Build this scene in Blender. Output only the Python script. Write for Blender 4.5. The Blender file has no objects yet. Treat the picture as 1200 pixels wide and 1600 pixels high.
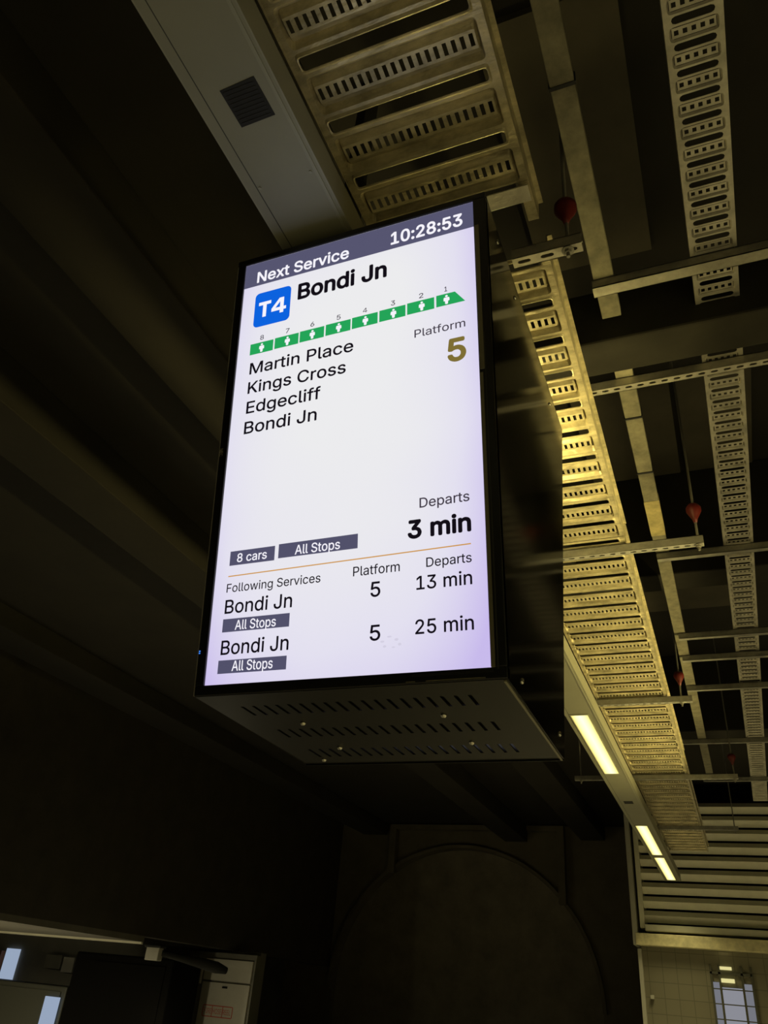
import bpy, math, random
from mathutils import Vector, Matrix

random.seed(7)
D = bpy.data
SC = bpy.context.scene
COL = SC.collection
R = math.radians

# ------------------------------------------------------------------ camera
CZ = 1.65                                   # eye height above the platform
cam_data = D.cameras.new('camera')
cam = D.objects.new('camera', cam_data)
COL.objects.link(cam)
SC.camera = cam
cam_data.sensor_fit = 'VERTICAL'
cam_data.sensor_height = 36.0
cam_data.lens = 1212.75 / 1600.0 * 36.0
cam_data.clip_start = 0.05
cam_data.clip_end = 100.0
yaw, pitch, roll = R(-24.8786), R(32.0049), R(5.5855)
fwd = Vector((math.sin(yaw) * math.cos(pitch), math.cos(yaw) * math.cos(pitch), math.sin(pitch)))
rt0 = Vector((math.cos(yaw), -math.sin(yaw), 0))
up0 = rt0.cross(fwd)
rt = rt0 * math.cos(roll) + up0 * math.sin(roll)
up = up0 * math.cos(roll) - rt0 * math.sin(roll)
cam.matrix_world = Matrix(((rt.x, up.x, -fwd.x, 0), (rt.y, up.y, -fwd.y, 0), (rt.z, up.z, -fwd.z, CZ), (0, 0, 0, 1)))

# ------------------------------------------------------------------ world, exposure, lamps
world = D.worlds.new('world')
SC.world = world
world.use_nodes = True
world.node_tree.nodes['Background'].inputs[0].default_value = (0.8, 0.75, 0.5, 1)
world.node_tree.nodes['Background'].inputs[1].default_value = 0.01
vs = SC.view_settings
vs.view_transform = 'Standard'
vs.look = 'None'
vs.exposure = 0.0
vs.gamma = 1.0
vs.use_curve_mapping = False
LAMP = (1.0, 0.86, 0.42)
TRUNK_W = 9.0        # watts of each lens in the trunking
ROW_W = 34.0          # watts of each lens in the added, unseen lamp row
UP_W = 6.0            # watts of the added lamp behind the board
POST_W = 42.0          # watts of the added uplight trough at the right
BOLLARD_W = 14.0      # added low lamp in the passage
SIDE_W = 180.0          # the added batten over the passage on the left

# ------------------------------------------------------------------ materials
def rgb(r, g, b):
    f = lambda c: c / 12.92 if c <= 0.04045 else ((c + 0.055) / 1.055) ** 2.4
    return tuple(f(v / 255.0) for v in (r, g, b)) + (1.0,)

def mat(name, color, rough=0.6, metal=0.0, coat=0.0, noise=0.0, nscale=8.0, bump=0.0, bscale=60.0, spec=0.5, stretch=None):
    m = D.materials.new(name)
    m.use_nodes = True
    nt = m.node_tree
    b = nt.nodes['Principled BSDF']
    c = color if len(color) == 4 else (*color, 1)
    b.inputs['Base Color'].default_value = c
    b.inputs['Roughness'].default_value = rough
    b.inputs['Metallic'].default_value = metal
    b.inputs['Coat Weight'].default_value = coat
    b.inputs['Coat Roughness'].default_value = 0.06
    b.inputs['Specular IOR Level'].default_value = spec
    if noise or bump:
        tc = nt.nodes.new('ShaderNodeTexCoord')
        mp = nt.nodes.new('ShaderNodeMapping')
        nt.links.new(tc.outputs['Object'], mp.inputs[0])
        if stretch: mp.inputs['Scale'].default_value = stretch
    if noise:
        n = nt.nodes.new('ShaderNodeTexNoise')
        n.inputs['Scale'].default_value = nscale
        n.inputs['Detail'].default_value = 6
        n.inputs['Roughness'].default_value = 0.65
        nt.links.new(mp.outputs[0], n.inputs['Vector'])
        rp = nt.nodes.new('ShaderNodeValToRGB')
        rp.color_ramp.elements[0].position = 0.3
        rp.color_ramp.elements[1].position = 0.72
        rp.color_ramp.elements[0].color = tuple(v * (1 - noise) for v in c[:3]) + (1,)
        rp.color_ramp.elements[1].color = tuple(min(1, v * (1 + noise * 0.6)) for v in c[:3]) + (1,)
        nt.links.new(n.outputs['Fac'], rp.inputs[0])
        nt.links.new(rp.outputs[0], b.inputs['Base Color'])
    if bump:
        n2 = nt.nodes.new('ShaderNodeTexNoise')
        n2.inputs['Scale'].default_value = bscale
        n2.inputs['Detail'].default_value = 4
        nt.links.new(mp.outputs[0], n2.inputs['Vector'])
        bp = nt.nodes.new('ShaderNodeBump')
        bp.inputs['Strength'].default_value = bump
        bp.inputs['Distance'].default_value = 0.004
        nt.links.new(n2.outputs['Fac'], bp.inputs['Height'])
        nt.links.new(bp.outputs[0], b.inputs['Normal'])
    return m

def emit(name, color, strength=1.0):
    m = D.materials.new(name)
    m.use_nodes = True
    nt = m.node_tree
    nt.nodes.clear()
    e = nt.nodes.new('ShaderNodeEmission')
    e.inputs[0].default_value = color if len(color) == 4 else (*color, 1)
    e.inputs[1].default_value = strength
    o = nt.nodes.new('ShaderNodeOutputMaterial')
    nt.links.new(e.outputs[0], o.inputs[0])
    return m

M = {}
M['galv'] = mat('galvanised steel', (0.60, 0.57, 0.48), 0.48, 0.55, noise=0.35, nscale=9, bump=0.5, bscale=45)
M['galv_wide'] = mat('galvanised deck steel', (0.54, 0.475, 0.29), 0.38, 0.35, noise=0.5, nscale=9, bump=1.0, bscale=30, stretch=(1, 2.2, 1))
M['galv_dull'] = mat('dull galvanised steel', (0.42, 0.40, 0.33), 0.6, 0.3, noise=0.3, nscale=12, bump=0.3)
M['strut'] = mat('strut steel', (0.36, 0.35, 0.31), 0.55, 0.35, noise=0.3, nscale=14, bump=0.3)
M['duct'] = mat('weathered duct', (0.25, 0.23, 0.155), 0.75, 0.0, noise=0.45, nscale=10, bump=0.3)
M['duct_joint'] = mat('bright duct sleeve', (0.55, 0.46, 0.21), 0.55, 0.2, noise=0.35, nscale=16, bump=0.3)  # brighter and yellower than the rest of the duct
M['trunk'] = mat('grey painted trunking', (0.245, 0.24, 0.175), 0.5, 0.0, noise=0.06, nscale=5)
M['trunk_edge'] = mat('pale trunking edge', (0.28, 0.275, 0.205), 0.45)
M['seam'] = mat('dark seam', (0.05, 0.05, 0.04), 0.8)
M['black'] = mat('black plastic', (0.012, 0.012, 0.012), 0.35)
M['black_matt'] = mat('black grille', (0.010, 0.010, 0.009), 0.8)
M['gloss'] = mat('gloss black panel', (0.004, 0.004, 0.004), 0.10, 0.0, coat=0.0, spec=0.06)
M['bottom'] = mat('black steel tray', (0.0055, 0.005, 0.004), 0.40, 0.0, spec=0.35, noise=0.2, nscale=6)
M['olive'] = mat('worn bezel edge', (0.26, 0.24, 0.15), 0.35, 0.2)  # plain olive tone for the bezel strips and lip
M['chrome'] = mat('screw steel', (0.8, 0.78, 0.65), 0.22, 1.0)
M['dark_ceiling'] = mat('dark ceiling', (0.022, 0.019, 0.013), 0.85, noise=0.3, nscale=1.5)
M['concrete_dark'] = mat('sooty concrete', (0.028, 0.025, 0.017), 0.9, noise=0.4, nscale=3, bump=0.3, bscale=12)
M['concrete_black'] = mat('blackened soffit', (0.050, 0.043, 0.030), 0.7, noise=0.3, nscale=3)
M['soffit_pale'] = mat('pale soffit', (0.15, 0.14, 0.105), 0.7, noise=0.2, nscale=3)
M['tunnel'] = mat('tunnel lining', (0.30, 0.26, 0.18), 0.9, noise=0.3, nscale=2)
M['formwork'] = mat('bare formwork concrete', (0.095, 0.084, 0.058), 0.9, noise=0.25, nscale=2)
M['end_wall'] = mat('dirty end wall', (0.13, 0.112, 0.075), 0.9, noise=0.25, nscale=2)
M['floor'] = mat('platform terrazzo', (0.50, 0.48, 0.44), 0.7, noise=0.2, nscale=20)
M['edge_white'] = mat('white metal edge', (0.8, 0.77, 0.6), 0.4)  # whitened so the soffit edge reads as lit
M['red'] = mat('red paint', (0.11, 0.008, 0.006), 0.5)
M['pipe'] = mat('steel pipe', (0.20, 0.19, 0.16), 0.5, 0.3)
M['rod'] = mat('threaded rod', (0.30, 0.29, 0.25), 0.5, 0.5)
M['louvre'] = mat('louvre paint', (0.78, 0.76, 0.60), 0.55, noise=0.1, nscale=4)
M['louvre_frame'] = mat('louvre frame', (0.42, 0.41, 0.34), 0.5)
M['sill'] = mat('flashing', (0.75, 0.68, 0.40), 0.5, 0.2, noise=0.35, nscale=6)
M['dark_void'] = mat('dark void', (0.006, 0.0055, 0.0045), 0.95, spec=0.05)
M['white_door'] = mat('cream cabinet paint', (0.55, 0.52, 0.42), 0.45, noise=0.08, nscale=4)
M['pale_wall'] = mat('pale wall panel', (0.20, 0.19, 0.145), 0.6, noise=0.15, nscale=3)
M['grey_green'] = mat('grey green cabinet', (0.07, 0.07, 0.05), 0.6)
M['red_ink'] = mat('red lettering', (0.55, 0.06, 0.03), 0.5)
M['brown'] = mat('brown panel', (0.20, 0.07, 0.03), 0.6)
M['box'] = mat('pale junction box', (0.45, 0.43, 0.35), 0.5)
M['lag'] = mat('dark pipe lagging', (0.03, 0.03, 0.028), 0.9, bump=0.8, bscale=20)
def lens_material():
    # the tube inside the lens shows brightest along the middle
    m = D.materials.new('lit lens')
    m.use_nodes = True
    nt = m.node_tree
    nt.nodes.clear()
    tc = nt.nodes.new('ShaderNodeTexCoord')
    sep = nt.nodes.new('ShaderNodeSeparateXYZ')
    nt.links.new(tc.outputs['Generated'], sep.inputs[0])
    rp = nt.nodes.new('ShaderNodeValToRGB')
    el = rp.color_ramp.elements
    el[0].position, el[0].color = 0.0, (0.90, 0.78, 0.20, 1)
    el[1].position, el[1].color = 1.0, (0.90, 0.78, 0.20, 1)
    for p_, c_ in ((0.25, (1.6, 1.45, 0.62, 1)), (0.5, (1.9, 1.75, 0.85, 1)), (0.75, (1.6, 1.45, 0.62, 1))):
        el.new(p_).color = c_
    nt.links.new(sep.outputs['X'], rp.inputs[0])
    em = nt.nodes.new('ShaderNodeEmission')
    nt.links.new(rp.outputs[0], em.inputs[0])
    o = nt.nodes.new('ShaderNodeOutputMaterial')
    nt.links.new(em.outputs[0], o.inputs[0])
    return m
M['lens'] = lens_material()
M['led'] = emit('blue led', (0.05, 0.25, 1.0), 1.4)
M['ink'] = emit('screen black', rgb(18, 14, 22))
M['ink_grey'] = emit('screen dark grey', rgb(62, 55, 68))
M['header'] = emit('screen slate', rgb(86, 85, 112))
M['tag'] = emit('screen slate tag', rgb(82, 81, 106))
M['white_ink'] = emit('screen white', rgb(246, 244, 252))
M['blue_ink'] = emit('screen blue', rgb(12, 98, 222))
M['green_ink'] = emit('screen green', rgb(36, 164, 88))
M['gold_ink'] = emit('screen gold', rgb(126, 110, 52))
M['smear'] = emit('screen smear', rgb(212, 208, 226))
M['rule'] = emit('screen orange', rgb(206, 150, 72))
M['brand'] = mat('pale print', (0.5, 0.48, 0.38), 0.5)
M['daylight'] = emit('daylit glass', (0.25, 0.255, 0.29))  # emission stands in for a screen reflected in the tiles
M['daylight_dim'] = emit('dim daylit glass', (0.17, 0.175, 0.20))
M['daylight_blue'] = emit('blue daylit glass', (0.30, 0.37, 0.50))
M['lamp_glow'] = emit('small lit lamp', (0.75, 0.68, 0.30))

def tile_material():
    m = mat('glazed wall tile', (0.30, 0.285, 0.22), 0.30, 0.0, coat=0.1)
    nt = m.node_tree
    b = nt.nodes['Principled BSDF']
    tc = nt.nodes.new('ShaderNodeTexCoord')
    sep = nt.nodes.new('ShaderNodeSeparateXYZ')
    nt.links.new(tc.outputs['Object'], sep.inputs[0])
    cmb = nt.nodes.new('ShaderNodeCombineXYZ')
    nt.links.new(sep.outputs['X'], cmb.inputs['X'])
    nt.links.new(sep.outputs['Z'], cmb.inputs['Y'])
    br = nt.nodes.new('ShaderNodeTexBrick')
    br.offset = 0.0
    br.inputs['Scale'].default_value = 1.0
    br.inputs['Brick Width'].default_value = 0.20
    br.inputs['Row Height'].default_value = 0.20
    br.inputs['Mortar Size'].default_value = 0.006
    br.inputs['Color1'].default_value = (0.20, 0.188, 0.135, 1)
    br.inputs['Color2'].default_value = (0.185, 0.173, 0.123, 1)
    br.inputs['Mortar'].default_value = (0.13, 0.122, 0.088, 1)
    nt.links.new(cmb.outputs[0], br.inputs['Vector'])
    nt.links.new(br.outputs['Color'], b.inputs['Base Color'])
    return m
M['tile'] = tile_material()

def screen_material(W, H):
    """LCD white: neutral in the middle, violet towards the edges as the panel's backlight is."""
    m = D.materials.new('lcd white')
    m.use_nodes = True
    nt = m.node_tree
    nt.nodes.clear()
    tc = nt.nodes.new('ShaderNodeTexCoord')
    sep = nt.nodes.new('ShaderNodeSeparateXYZ')
    nt.links.new(tc.outputs['Generated'], sep.inputs[0])
    def math_node(op, a, b=None):
        n = nt.nodes.new('ShaderNodeMath')
        n.operation = op
        for i, v in enumerate((a, b)):
            if v is None: continue
            if isinstance(v, (int, float)): n.inputs[i].default_value = v
            else: nt.links.new(v, n.inputs[i])
        return n.outputs[0]
    u, v = sep.outputs['X'], sep.outputs['Z']
    du = math_node('POWER', math_node('ABSOLUTE', math_node('MULTIPLY', math_node('SUBTRACT', u, 0.47), 2.0)), 3.2)
    dv = math_node('POWER', math_node('SUBTRACT', 1.0, v), 5.0)
    dv2 = math_node('MULTIPLY', math_node('POWER', v, 14.0), 0.25)
    f = math_node('ADD', math_node('MULTIPLY', du, 0.50), math_node('ADD', math_node('MULTIPLY', dv, 0.50), dv2))
    ns = nt.nodes.new('ShaderNodeTexNoise')
    ns.inputs['Scale'].default_value = 2.2
    nt.links.new(tc.outputs['Object'], ns.inputs['Vector'])
    f = math_node('ADD', f, math_node('MULTIPLY', math_node('SUBTRACT', ns.outputs['Fac'], 0.5), 0.35))
    rp = nt.nodes.new('ShaderNodeValToRGB')
    e = rp.color_ramp.elements
    e[0].position, e[0].color = 0.0, rgb(236, 236, 238)
    e[1].position, e[1].color = 0.95, rgb(200, 186, 236)
    mid = e.new(0.4); mid.color = rgb(227, 224, 240)
    nt.links.new(f, rp.inputs[0])
    em = nt.nodes.new('ShaderNodeEmission')
    nt.links.new(rp.outputs[0], em.inputs[0])
    o = nt.nodes.new('ShaderNodeOutputMaterial')
    nt.links.new(em.outputs[0], o.inputs[0])
    return m

# ------------------------------------------------------------------ mesh helpers
class MB:
    """Collects vertices and faces; build() links them as ONE mesh object."""
    def __init__(self): self.v, self.f = [], []
    def face(self, pts):
        b = len(self.v)
        self.v += [tuple(p) for p in pts]
        self.f.append(tuple(range(b, b + len(pts))))
    def hexa(self, p):
        """eight corners: 0-3 one side in order, 4-7 the opposite side in the same order"""
        b = len(self.v)
        self.v += [tuple(q) for q in p]
        for f in ((3, 2, 1, 0), (4, 5, 6, 7), (0, 1, 5, 4), (1, 2, 6, 5), (2, 3, 7, 6), (3, 0, 4, 7)):
            self.f.append(tuple(b + i for i in f))
        return self
    def box(self, x0, x1, y0, y1, z0, z1):
        return self.hexa([(x0, y0, z0), (x1, y0, z0), (x1, y1, z0), (x0, y1, z0), (x0, y0, z1), (x1, y0, z1), (x1, y1, z1), (x0, y1, z1)])
    def prism(self, poly, vec):
        """poly: list of 3-D points (a planar outline), swept by vec"""
        b, n = len(self.v), len(poly)
        vec = Vector(vec)
        self.v += [tuple(Vector(p)) for p in poly] + [tuple(Vector(p) + vec) for p in poly]
        self.f.append(tuple(b + i for i in reversed(range(n))))
        self.f.append(tuple(b + n + i for i in range(n)))
        for i in range(n):
            j = (i + 1) % n
            self.f.append((b + i, b + j, b + n + j, b + n + i))
        return self
    def tube(self, pts, r, n=10):
        pts = [Vector(p) for p in pts]
        rings = []
        for i, p in enumerate(pts):
            d = (pts[min(i + 1, len(pts) - 1)] - pts[max(i - 1, 0)]).normalized()
            a = d.orthogonal().normalized() if i == 0 else (a - d * a.dot(d)).normalized()
            c = d.cross(a)
            rr = r[i] if isinstance(r, (list, tuple)) else r
            b = len(self.v)
            for k in range(n):
                t = 2 * math.pi * k / n
                self.v.append(tuple(p + (a * math.cos(t) + c * math.sin(t)) * rr))
            rings.append(b)
        for b0, b1 in zip(rings, rings[1:]):
            for k in range(n):
                j = (k + 1) % n
                self.f.append((b0 + k, b0 + j, b1 + j, b1 + k))
        self.f.append(tuple(rings[0] + k for k in reversed(range(n))))
        self.f.append(tuple(rings[-1] + k for k in range(n)))
        return self
    def hole_cell(self, x0, x1, y0, y1, hole, z, depth, tf=None):
        """rectangle at height z with a hole (list of xy, ccw); the hole's rim is turned up by depth"""
        tf = tf or (lambda p: p)
        cx, cy, a, bb = (x0 + x1) / 2, (y0 + y1) / 2, (x1 - x0) / 2, (y1 - y0) / 2
        def out(p):
            dx, dy = (p[0] - cx) / a, (p[1] - cy) / bb
            k = 1 / max(abs(dx), abs(dy), 1e-9)
            return (cx + dx * k * a, cy + dy * k * bb)
        def side(q):
            dx, dy = (q[0] - cx) / a, (q[1] - cy) / bb
            if abs(dx) >= abs(dy): return 0 if dx > 0 else 2
            return 1 if dy > 0 else 3
        corner = {(0, 1): (x1, y1), (1, 2): (x0, y1), (2, 3): (x0, y0), (3, 0): (x1, y0)}
        n = len(hole)
        for i in range(n):
            p, q = hole[i], hole[(i + 1) % n]
            po, qo = out(p), out(q)
            ring = [p, po]
            s0, s1 = side(po), side(qo)
            while s0 != s1:
                ring.append(corner[(s0, (s0 + 1) % 4)])
                s0 = (s0 + 1) % 4
            ring += [qo, q]
            self.face([tf((*w, z)) for w in reversed(ring)])
            if depth:
                self.face([tf((*p, z)), tf((*p, z + depth)), tf((*q, z + depth)), tf((*q, z))])
    def build(self, name, m, parent=None, bevel=0.0, smooth=False):
        me = D.meshes.new(name)
        me.from_pydata(self.v, [], self.f)
        me.update()
        o = D.objects.new(name, me)
        COL.objects.link(o)
        me.materials.append(M[m] if isinstance(m, str) else m)
        if parent is not None:
            o.parent = parent
        if smooth:
            for p in me.polygons: p.use_smooth = True
        if bevel:
            bv = o.modifiers.new('bevel', 'BEVEL')
            bv.width = bevel
            bv.segments = 2
            bv.limit_method = 'ANGLE'
        return o

def stadium(cx, cy, lx, ly, n=5):
    """outline of a slot with rounded ends, ccw"""
    pts = []
    if lx >= ly:
        r = ly / 2
        for s, a0 in ((1, -90), (-1, 90)):
            for k in range(n):
                t = R(a0 + 180 * k / (n - 1))
                pts.append((cx + s * (lx / 2 - r) + r * math.cos(t), cy + r * math.sin(t)))
    else:
        r = lx / 2
        for s, a0 in ((1, 0), (-1, 180)):
            for k in range(n):
                t = R(a0 + 180 * k / (n - 1))
                pts.append((cx + r * math.cos(t), cy + s * (ly / 2 - r) + r * math.sin(t)))
    return pts

def rrect(cx, cy, lx, ly, r, n=3):
    pts = []
    for sx, sy, a0 in ((1, -1, -90), (1, 1, 0), (-1, 1, 90), (-1, -1, 180)):
        for k in range(n):
            t = R(a0 + 90 * k / (n - 1))
            pts.append((cx + sx * (lx / 2 - r) + r * math.cos(t), cy + sy * (ly / 2 - r) + r * math.sin(t)))
    return pts

def tag(o, label=None, cat=None, group=None, kind=None):
    if label: o['label'] = label
    if cat: o['category'] = cat
    if group: o['group'] = group
    if kind: o['kind'] = kind
    return o

def thing(name, label, cat, loc=(0, 0, 0), group=None):
    o = D.objects.new(name, None)
    o.empty_display_size = 0.1
    COL.objects.link(o)
    o.location = loc
    # parts are modelled in world metres; the Empty marks the base
    o['label'], o['category'] = label, cat
    if group: o['group'] = group
    return o

def settle(root):
    """keeps the parts, modelled in world metres, where they are although the Empty has a location"""
    off = Vector(root.location)
    for ch in COL.objects:
        if ch.parent is root:
            ch.location = Vector(ch.location) - off

def structure(mb, name, m, label=None, cat=None, bevel=0.0):
    o = mb.build(name, m, bevel=bevel)
    o['kind'] = 'structure'
    if label: o['label'], o['category'] = label, cat
    return o

def area_light(name, loc, size, size_y, watts, parent=None, rot=(0, 0, 0), spread=180, color=LAMP):
    l = D.lights.new(name, 'AREA')
    l.shape = 'RECTANGLE'
    l.size, l.size_y = size, size_y
    l.energy = watts
    l.color = color
    l.spread = R(spread)
    o = D.objects.new(name, l)
    COL.objects.link(o)
    o.location = loc
    o.rotation_euler = rot
    if parent is not None: o.parent = parent
    return o

# ------------------------------------------------------------------ the setting
structure(MB().box(-16, 7, -7, 18.2, -0.2, 0), 'floor', 'floor', 'pale platform floor below the frame', 'floor')
structure(MB().box(-16, 7, -7, 18.2, 5.15, 5.35), 'ceiling', 'dark_ceiling', 'dark concrete ceiling above the cable trays', 'ceiling')
structure(MB().box(6.8, 7, -7, 18.2, 0, 5.15), 'wall_right', 'concrete_dark', 'dark wall beyond the right of the frame', 'wall')
structure(MB().box(-16, 7, -7.2, -7, 0, 5.15), 'wall_rear', 'concrete_dark', 'dark wall behind the viewer', 'wall')
# tiled wall below the louvre, with its return running away to the dark end
wb = MB()
wb.box(-1.48, 7, 14.0, 14.2, 0, 2.72)
structure(wb, 'wall_back', 'tile', 'glossy tiled wall below the louvre at bottom right', 'wall')
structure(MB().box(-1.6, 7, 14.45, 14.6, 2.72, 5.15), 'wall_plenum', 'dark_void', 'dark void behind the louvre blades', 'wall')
structure(MB().box(-1.48, -1.42, 14.2, 18.0, 0, 5.15), 'wall_return', 'end_wall', 'dark return wall beside the tiled wall', 'wall')
structure(MB().box(-1.53, -1.475, 13.93, 14.0, 0, 2.62), 'trim_corner', 'louvre_frame', 'pale corner strip down the left edge of the tiled wall', 'trim')
# dark end wall with a round arched opening
we = MB()
AX, AZ, AR = -5.6, 1.75, 2.9
arch = [(AX + AR * math.cos(R(t)), 18.0, AZ + AR * math.sin(R(t))) for t in range(0, 181, 6)]
outer = []
for p in arch:
    dx, dz = p[0] - AX, p[2] - AZ
    k = min(4.1 / max(abs(dx), 1e-6), 3.4 / max(abs(dz), 1e-6))
    outer.append((AX + dx * k, 18.0, AZ + dz * k))
for i in range(len(arch) - 1):
    we.hexa([arch[i], arch[i + 1], outer[i + 1], outer[i]] + [(q[0], 18.2, q[2]) for q in (arch[i], arch[i + 1], outer[i + 1], outer[i])])
we.box(AX - 4.1, AX - AR, 18.0, 18.2, 0, AZ)
we.box(AX + AR, AX + 4.2, 18.0, 18.2, 0, AZ)
structure(we, 'wall_end', 'end_wall', 'black end wall around the round arch', 'wall')
tm = MB()
for i in range(len(arch) - 1):
    a, b = arch[i], arch[i + 1]
    ka, kb = 1.025, 1.025
    ao = (AX + (a[0] - AX) * ka, 17.9, AZ + (a[2] - AZ) * ka)
    bo = (AX + (b[0] - AX) * kb, 17.9, AZ + (b[2] - AZ) * kb)
    tm.hexa([(a[0], 17.9, a[2]), (b[0], 17.9, b[2]), bo, ao, (a[0], 18.0, a[2]), (b[0], 18.0, b[2]), (bo[0], 18.0, bo[2]), (ao[0], 18.0, ao[2])])
structure(tm, 'trim_arch', 'end_wall', 'faint curved rim of the round arch in the dark', 'trim')
structure(MB().box(-16, 7, 20.0, 20.2, 0, 5.15), 'wall_tunnel', 'tunnel', 'black depth beyond the round arch', 'wall')
lt = MB().box(-7.3, -3.3, 17.8, 18.0, 5.02, 5.12).box(-7.3, -7.15, 17.8, 18.0, 4.1, 5.02).box(-3.45, -3.3, 17.8, 18.0, 3.6, 5.02)
structure(lt, 'trim_portal', 'end_wall', 'dark square portal edging above the round arch', 'trim')
# left: bulkhead over the passage, its pale soffit, and the wall behind
structure(MB().box(-8.9, -8.6, -7, 18, 2.17, 5.15), 'wall_left', 'concrete_black', 'black bulkhead wall on the left', 'wall')
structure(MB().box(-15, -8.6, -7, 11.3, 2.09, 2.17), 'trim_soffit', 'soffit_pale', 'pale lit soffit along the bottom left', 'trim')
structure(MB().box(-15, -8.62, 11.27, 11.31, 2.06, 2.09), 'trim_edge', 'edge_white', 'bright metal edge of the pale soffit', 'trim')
structure(MB().box(-15, -8.06, 14.0, 14.2, 0, 2.17), 'wall_passage', 'pale_wall', 'pale wall at the end of the passage, bottom left', 'wall')
structure(MB().box(-16, -15, -7, 18, 0, 5.15), 'wall_side', 'concrete_dark', 'dark side wall beyond the passage', 'wall')

# concrete ceiling beams
def ceiling_beam(x0, x1, y0, y1, z0, m, label, z1=5.15):
    structure(MB().box(x0, x1, y0, y1, z0, z1), 'ceiling_beam', m, label, 'beam', bevel=0.01)
ceiling_beam(-2.95, -2.45, -7, 17.9, 4.85, 'dark_ceiling', 'dark lengthwise ceiling beam at the upper left')
ceiling_beam(-4.6, -4.1, -7, 17.9, 4.80, 'dark_ceiling', 'dark lengthwise ceiling beam at the far left')
ceiling_beam(-8.0, -7.4, -7, 17.9, 4.90, 'dark_ceiling', 'dark lengthwise haunch along the black bulkhead')
ceiling_beam(-0.78, 6.8, 2.42, 2.62, 4.00, 'concrete_dark', 'dark concrete cross beam in front of the slotted strut', 4.30)
ceiling_beam(-0.78, 6.8, 5.10, 5.35, 4.30, 'concrete_dark', 'dark concrete cross beam behind the second narrow tray length')
ceiling_beam(-0.78, 6.8, 8.70, 9.00, 4.30, 'concrete_dark', 'dark concrete cross beam near the louvre')
# shallow formwork panels in the ceiling
for (x0, x1, y0, y1) in ((-0.55, 0.03, 1.6, 2.95), (-0.60, 0.02, 4.0, 5.05), (0.06, 0.5, 4.0, 5.05), (-0.55, 0.3, 5.5, 7.4)):
    structure(MB().box(x0, x1, y0, y1, 5.10, 5.15), 'trim_formwork', 'formwork', None)

# ------------------------------------------------------------------ cable trays
def wide_tray(y0, n, period, x0, x1, z, label, rail_ahead=0.0):
    """perforated deck tray: long cross slots alternate with raised pans that hold a row of small slots"""
    t = thing('cable_tray', label, 'cable tray', ((x0 + x1) / 2, y0, z))
    mb = MB()
    mg = 0.018
    cx = (x0 + x1) / 2
    wslot = (x1 - x0) - 2 * mg
    for k in range(n):
        ya = y0 + k * period
        # long slot between rolled lips
        ys = ya + period * 0.17
        so = rrect(cx, ys, wslot, period * 0.30, 0.010)
        si = rrect(cx, ys, wslot - 0.014, period * 0.19, 0.008)
        mb.hole_cell(x0, x1, ya, ya + period * 0.34, so, z, 0)
        for i in range(len(so)):
            j = (i + 1) % len(so)
            sm = [((so[q][0] + si[q][0]) / 2, (so[q][1] * 0.35 + si[q][1] * 0.65)) for q in (i, j)]
            mb.face([(*so[i], z), (*sm[0], z - 0.006), (*sm[1], z - 0.006), (*so[j], z)])
            mb.face([(*sm[0], z - 0.006), (*si[i], z - 0.004), (*si[j], z - 0.004), (*sm[1], z - 0.006)])
            mb.face([(*si[i], z - 0.004), (*si[i], z - 0.001), (*si[j], z - 0.001), (*si[j], z - 0.004)])
        # raised pan
        yb, yc = ya + period * 0.34, ya + period
        ym = (yb + yc) / 2
        pan = rrect(cx, ym, wslot, (yc - yb) * 0.90, 0.012)
        mb.hole_cell(x0, x1, yb, yc, pan, z, 0)
        hp = 0.019
        inner = rrect(cx, ym, wslot - 0.012, (yc - yb) * 0.68, 0.008)
        m = len(pan)
        for i in range(m):
            j = (i + 1) % m
            mb.face([(*pan[i], z), (*inner[i], z + hp), (*inner[j], z + hp), (*pan[j], z)])
        # second fold back down to the perforated strip
        hw, hl = wslot - 0.024, (yc - yb) * 0.40
        strip = rrect(cx, ym, hw, hl, 0.006)
        ring = []
        for i in range(m):
            j = (i + 1) % m
            mb.face([(*inner[i], z + hp), (*strip[i], z + 0.004), (*strip[j], z + 0.004), (*inner[j], z + hp)])
        nh = 19
        px = hw / nh
        # the strip itself, cut by its small slots
        for h in range(nh):
            xa = cx - hw / 2 + h * px
            mb.hole_cell(xa, xa + px, ym - hl / 2, ym + hl / 2, [(xa + px * .74, ym - hl * .33), (xa + px * .74, ym + hl * .33), (xa + px * .26, ym + hl * .33), (xa + px * .26, ym - hl * .33)], z + 0.004, 0.0015)
    mb.build('deck', 'galv_wide', t)
    y1 = y0 + n * period
    for s, xx in ((-1, x0), (1, x1)):
        rb = MB()
        ya = y0
        yb_ = y1 + (rail_ahead if s > 0 else 0)
        xo = xx + s * 0.004
        rb.box(min(xx, xo), max(xx, xo), ya, yb_, z - 0.002, z + 0.075)
        rb.box(min(xx, xx + s * 0.018), max(xx, xx + s * 0.018), ya, yb_, z + 0.070, z + 0.075)
        if rail_ahead and s > 0:
            rb.box(xx - 0.028, xx, y1, yb_, z - 0.001, z + 0.003)
        rb.build('side_rail', 'galv_wide', t)
    settle(t)
    return t

PW = 0.1835
near = wide_tray(-0.62, 11, PW, -0.80, -0.293, 3.709, 'wide perforated cable tray overhead, its near length above the display', rail_ahead=0.14)
# cross plate that closes the near length
ep = MB().box(-0.43, -0.293, 1.40, 1.455, 3.688, 3.692)
e = ep.build('end_plate', 'galv', near, bevel=0.001); e.location = -Vector(near.location)
ONE = wide_tray(1.665, 10, PW, -0.80, -0.293, 3.709, 'wide perforated cable tray behind the display, brightly lit')
wide_tray(3.505, 22, PW, -0.80, -0.297, 3.709, 'wide perforated cable tray length beyond the double strut, running away')
wide_tray(7.545, 25, PW, -0.80, -0.305, 3.709, 'wide perforated cable tray, farthest length ending near the louvre')

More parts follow.
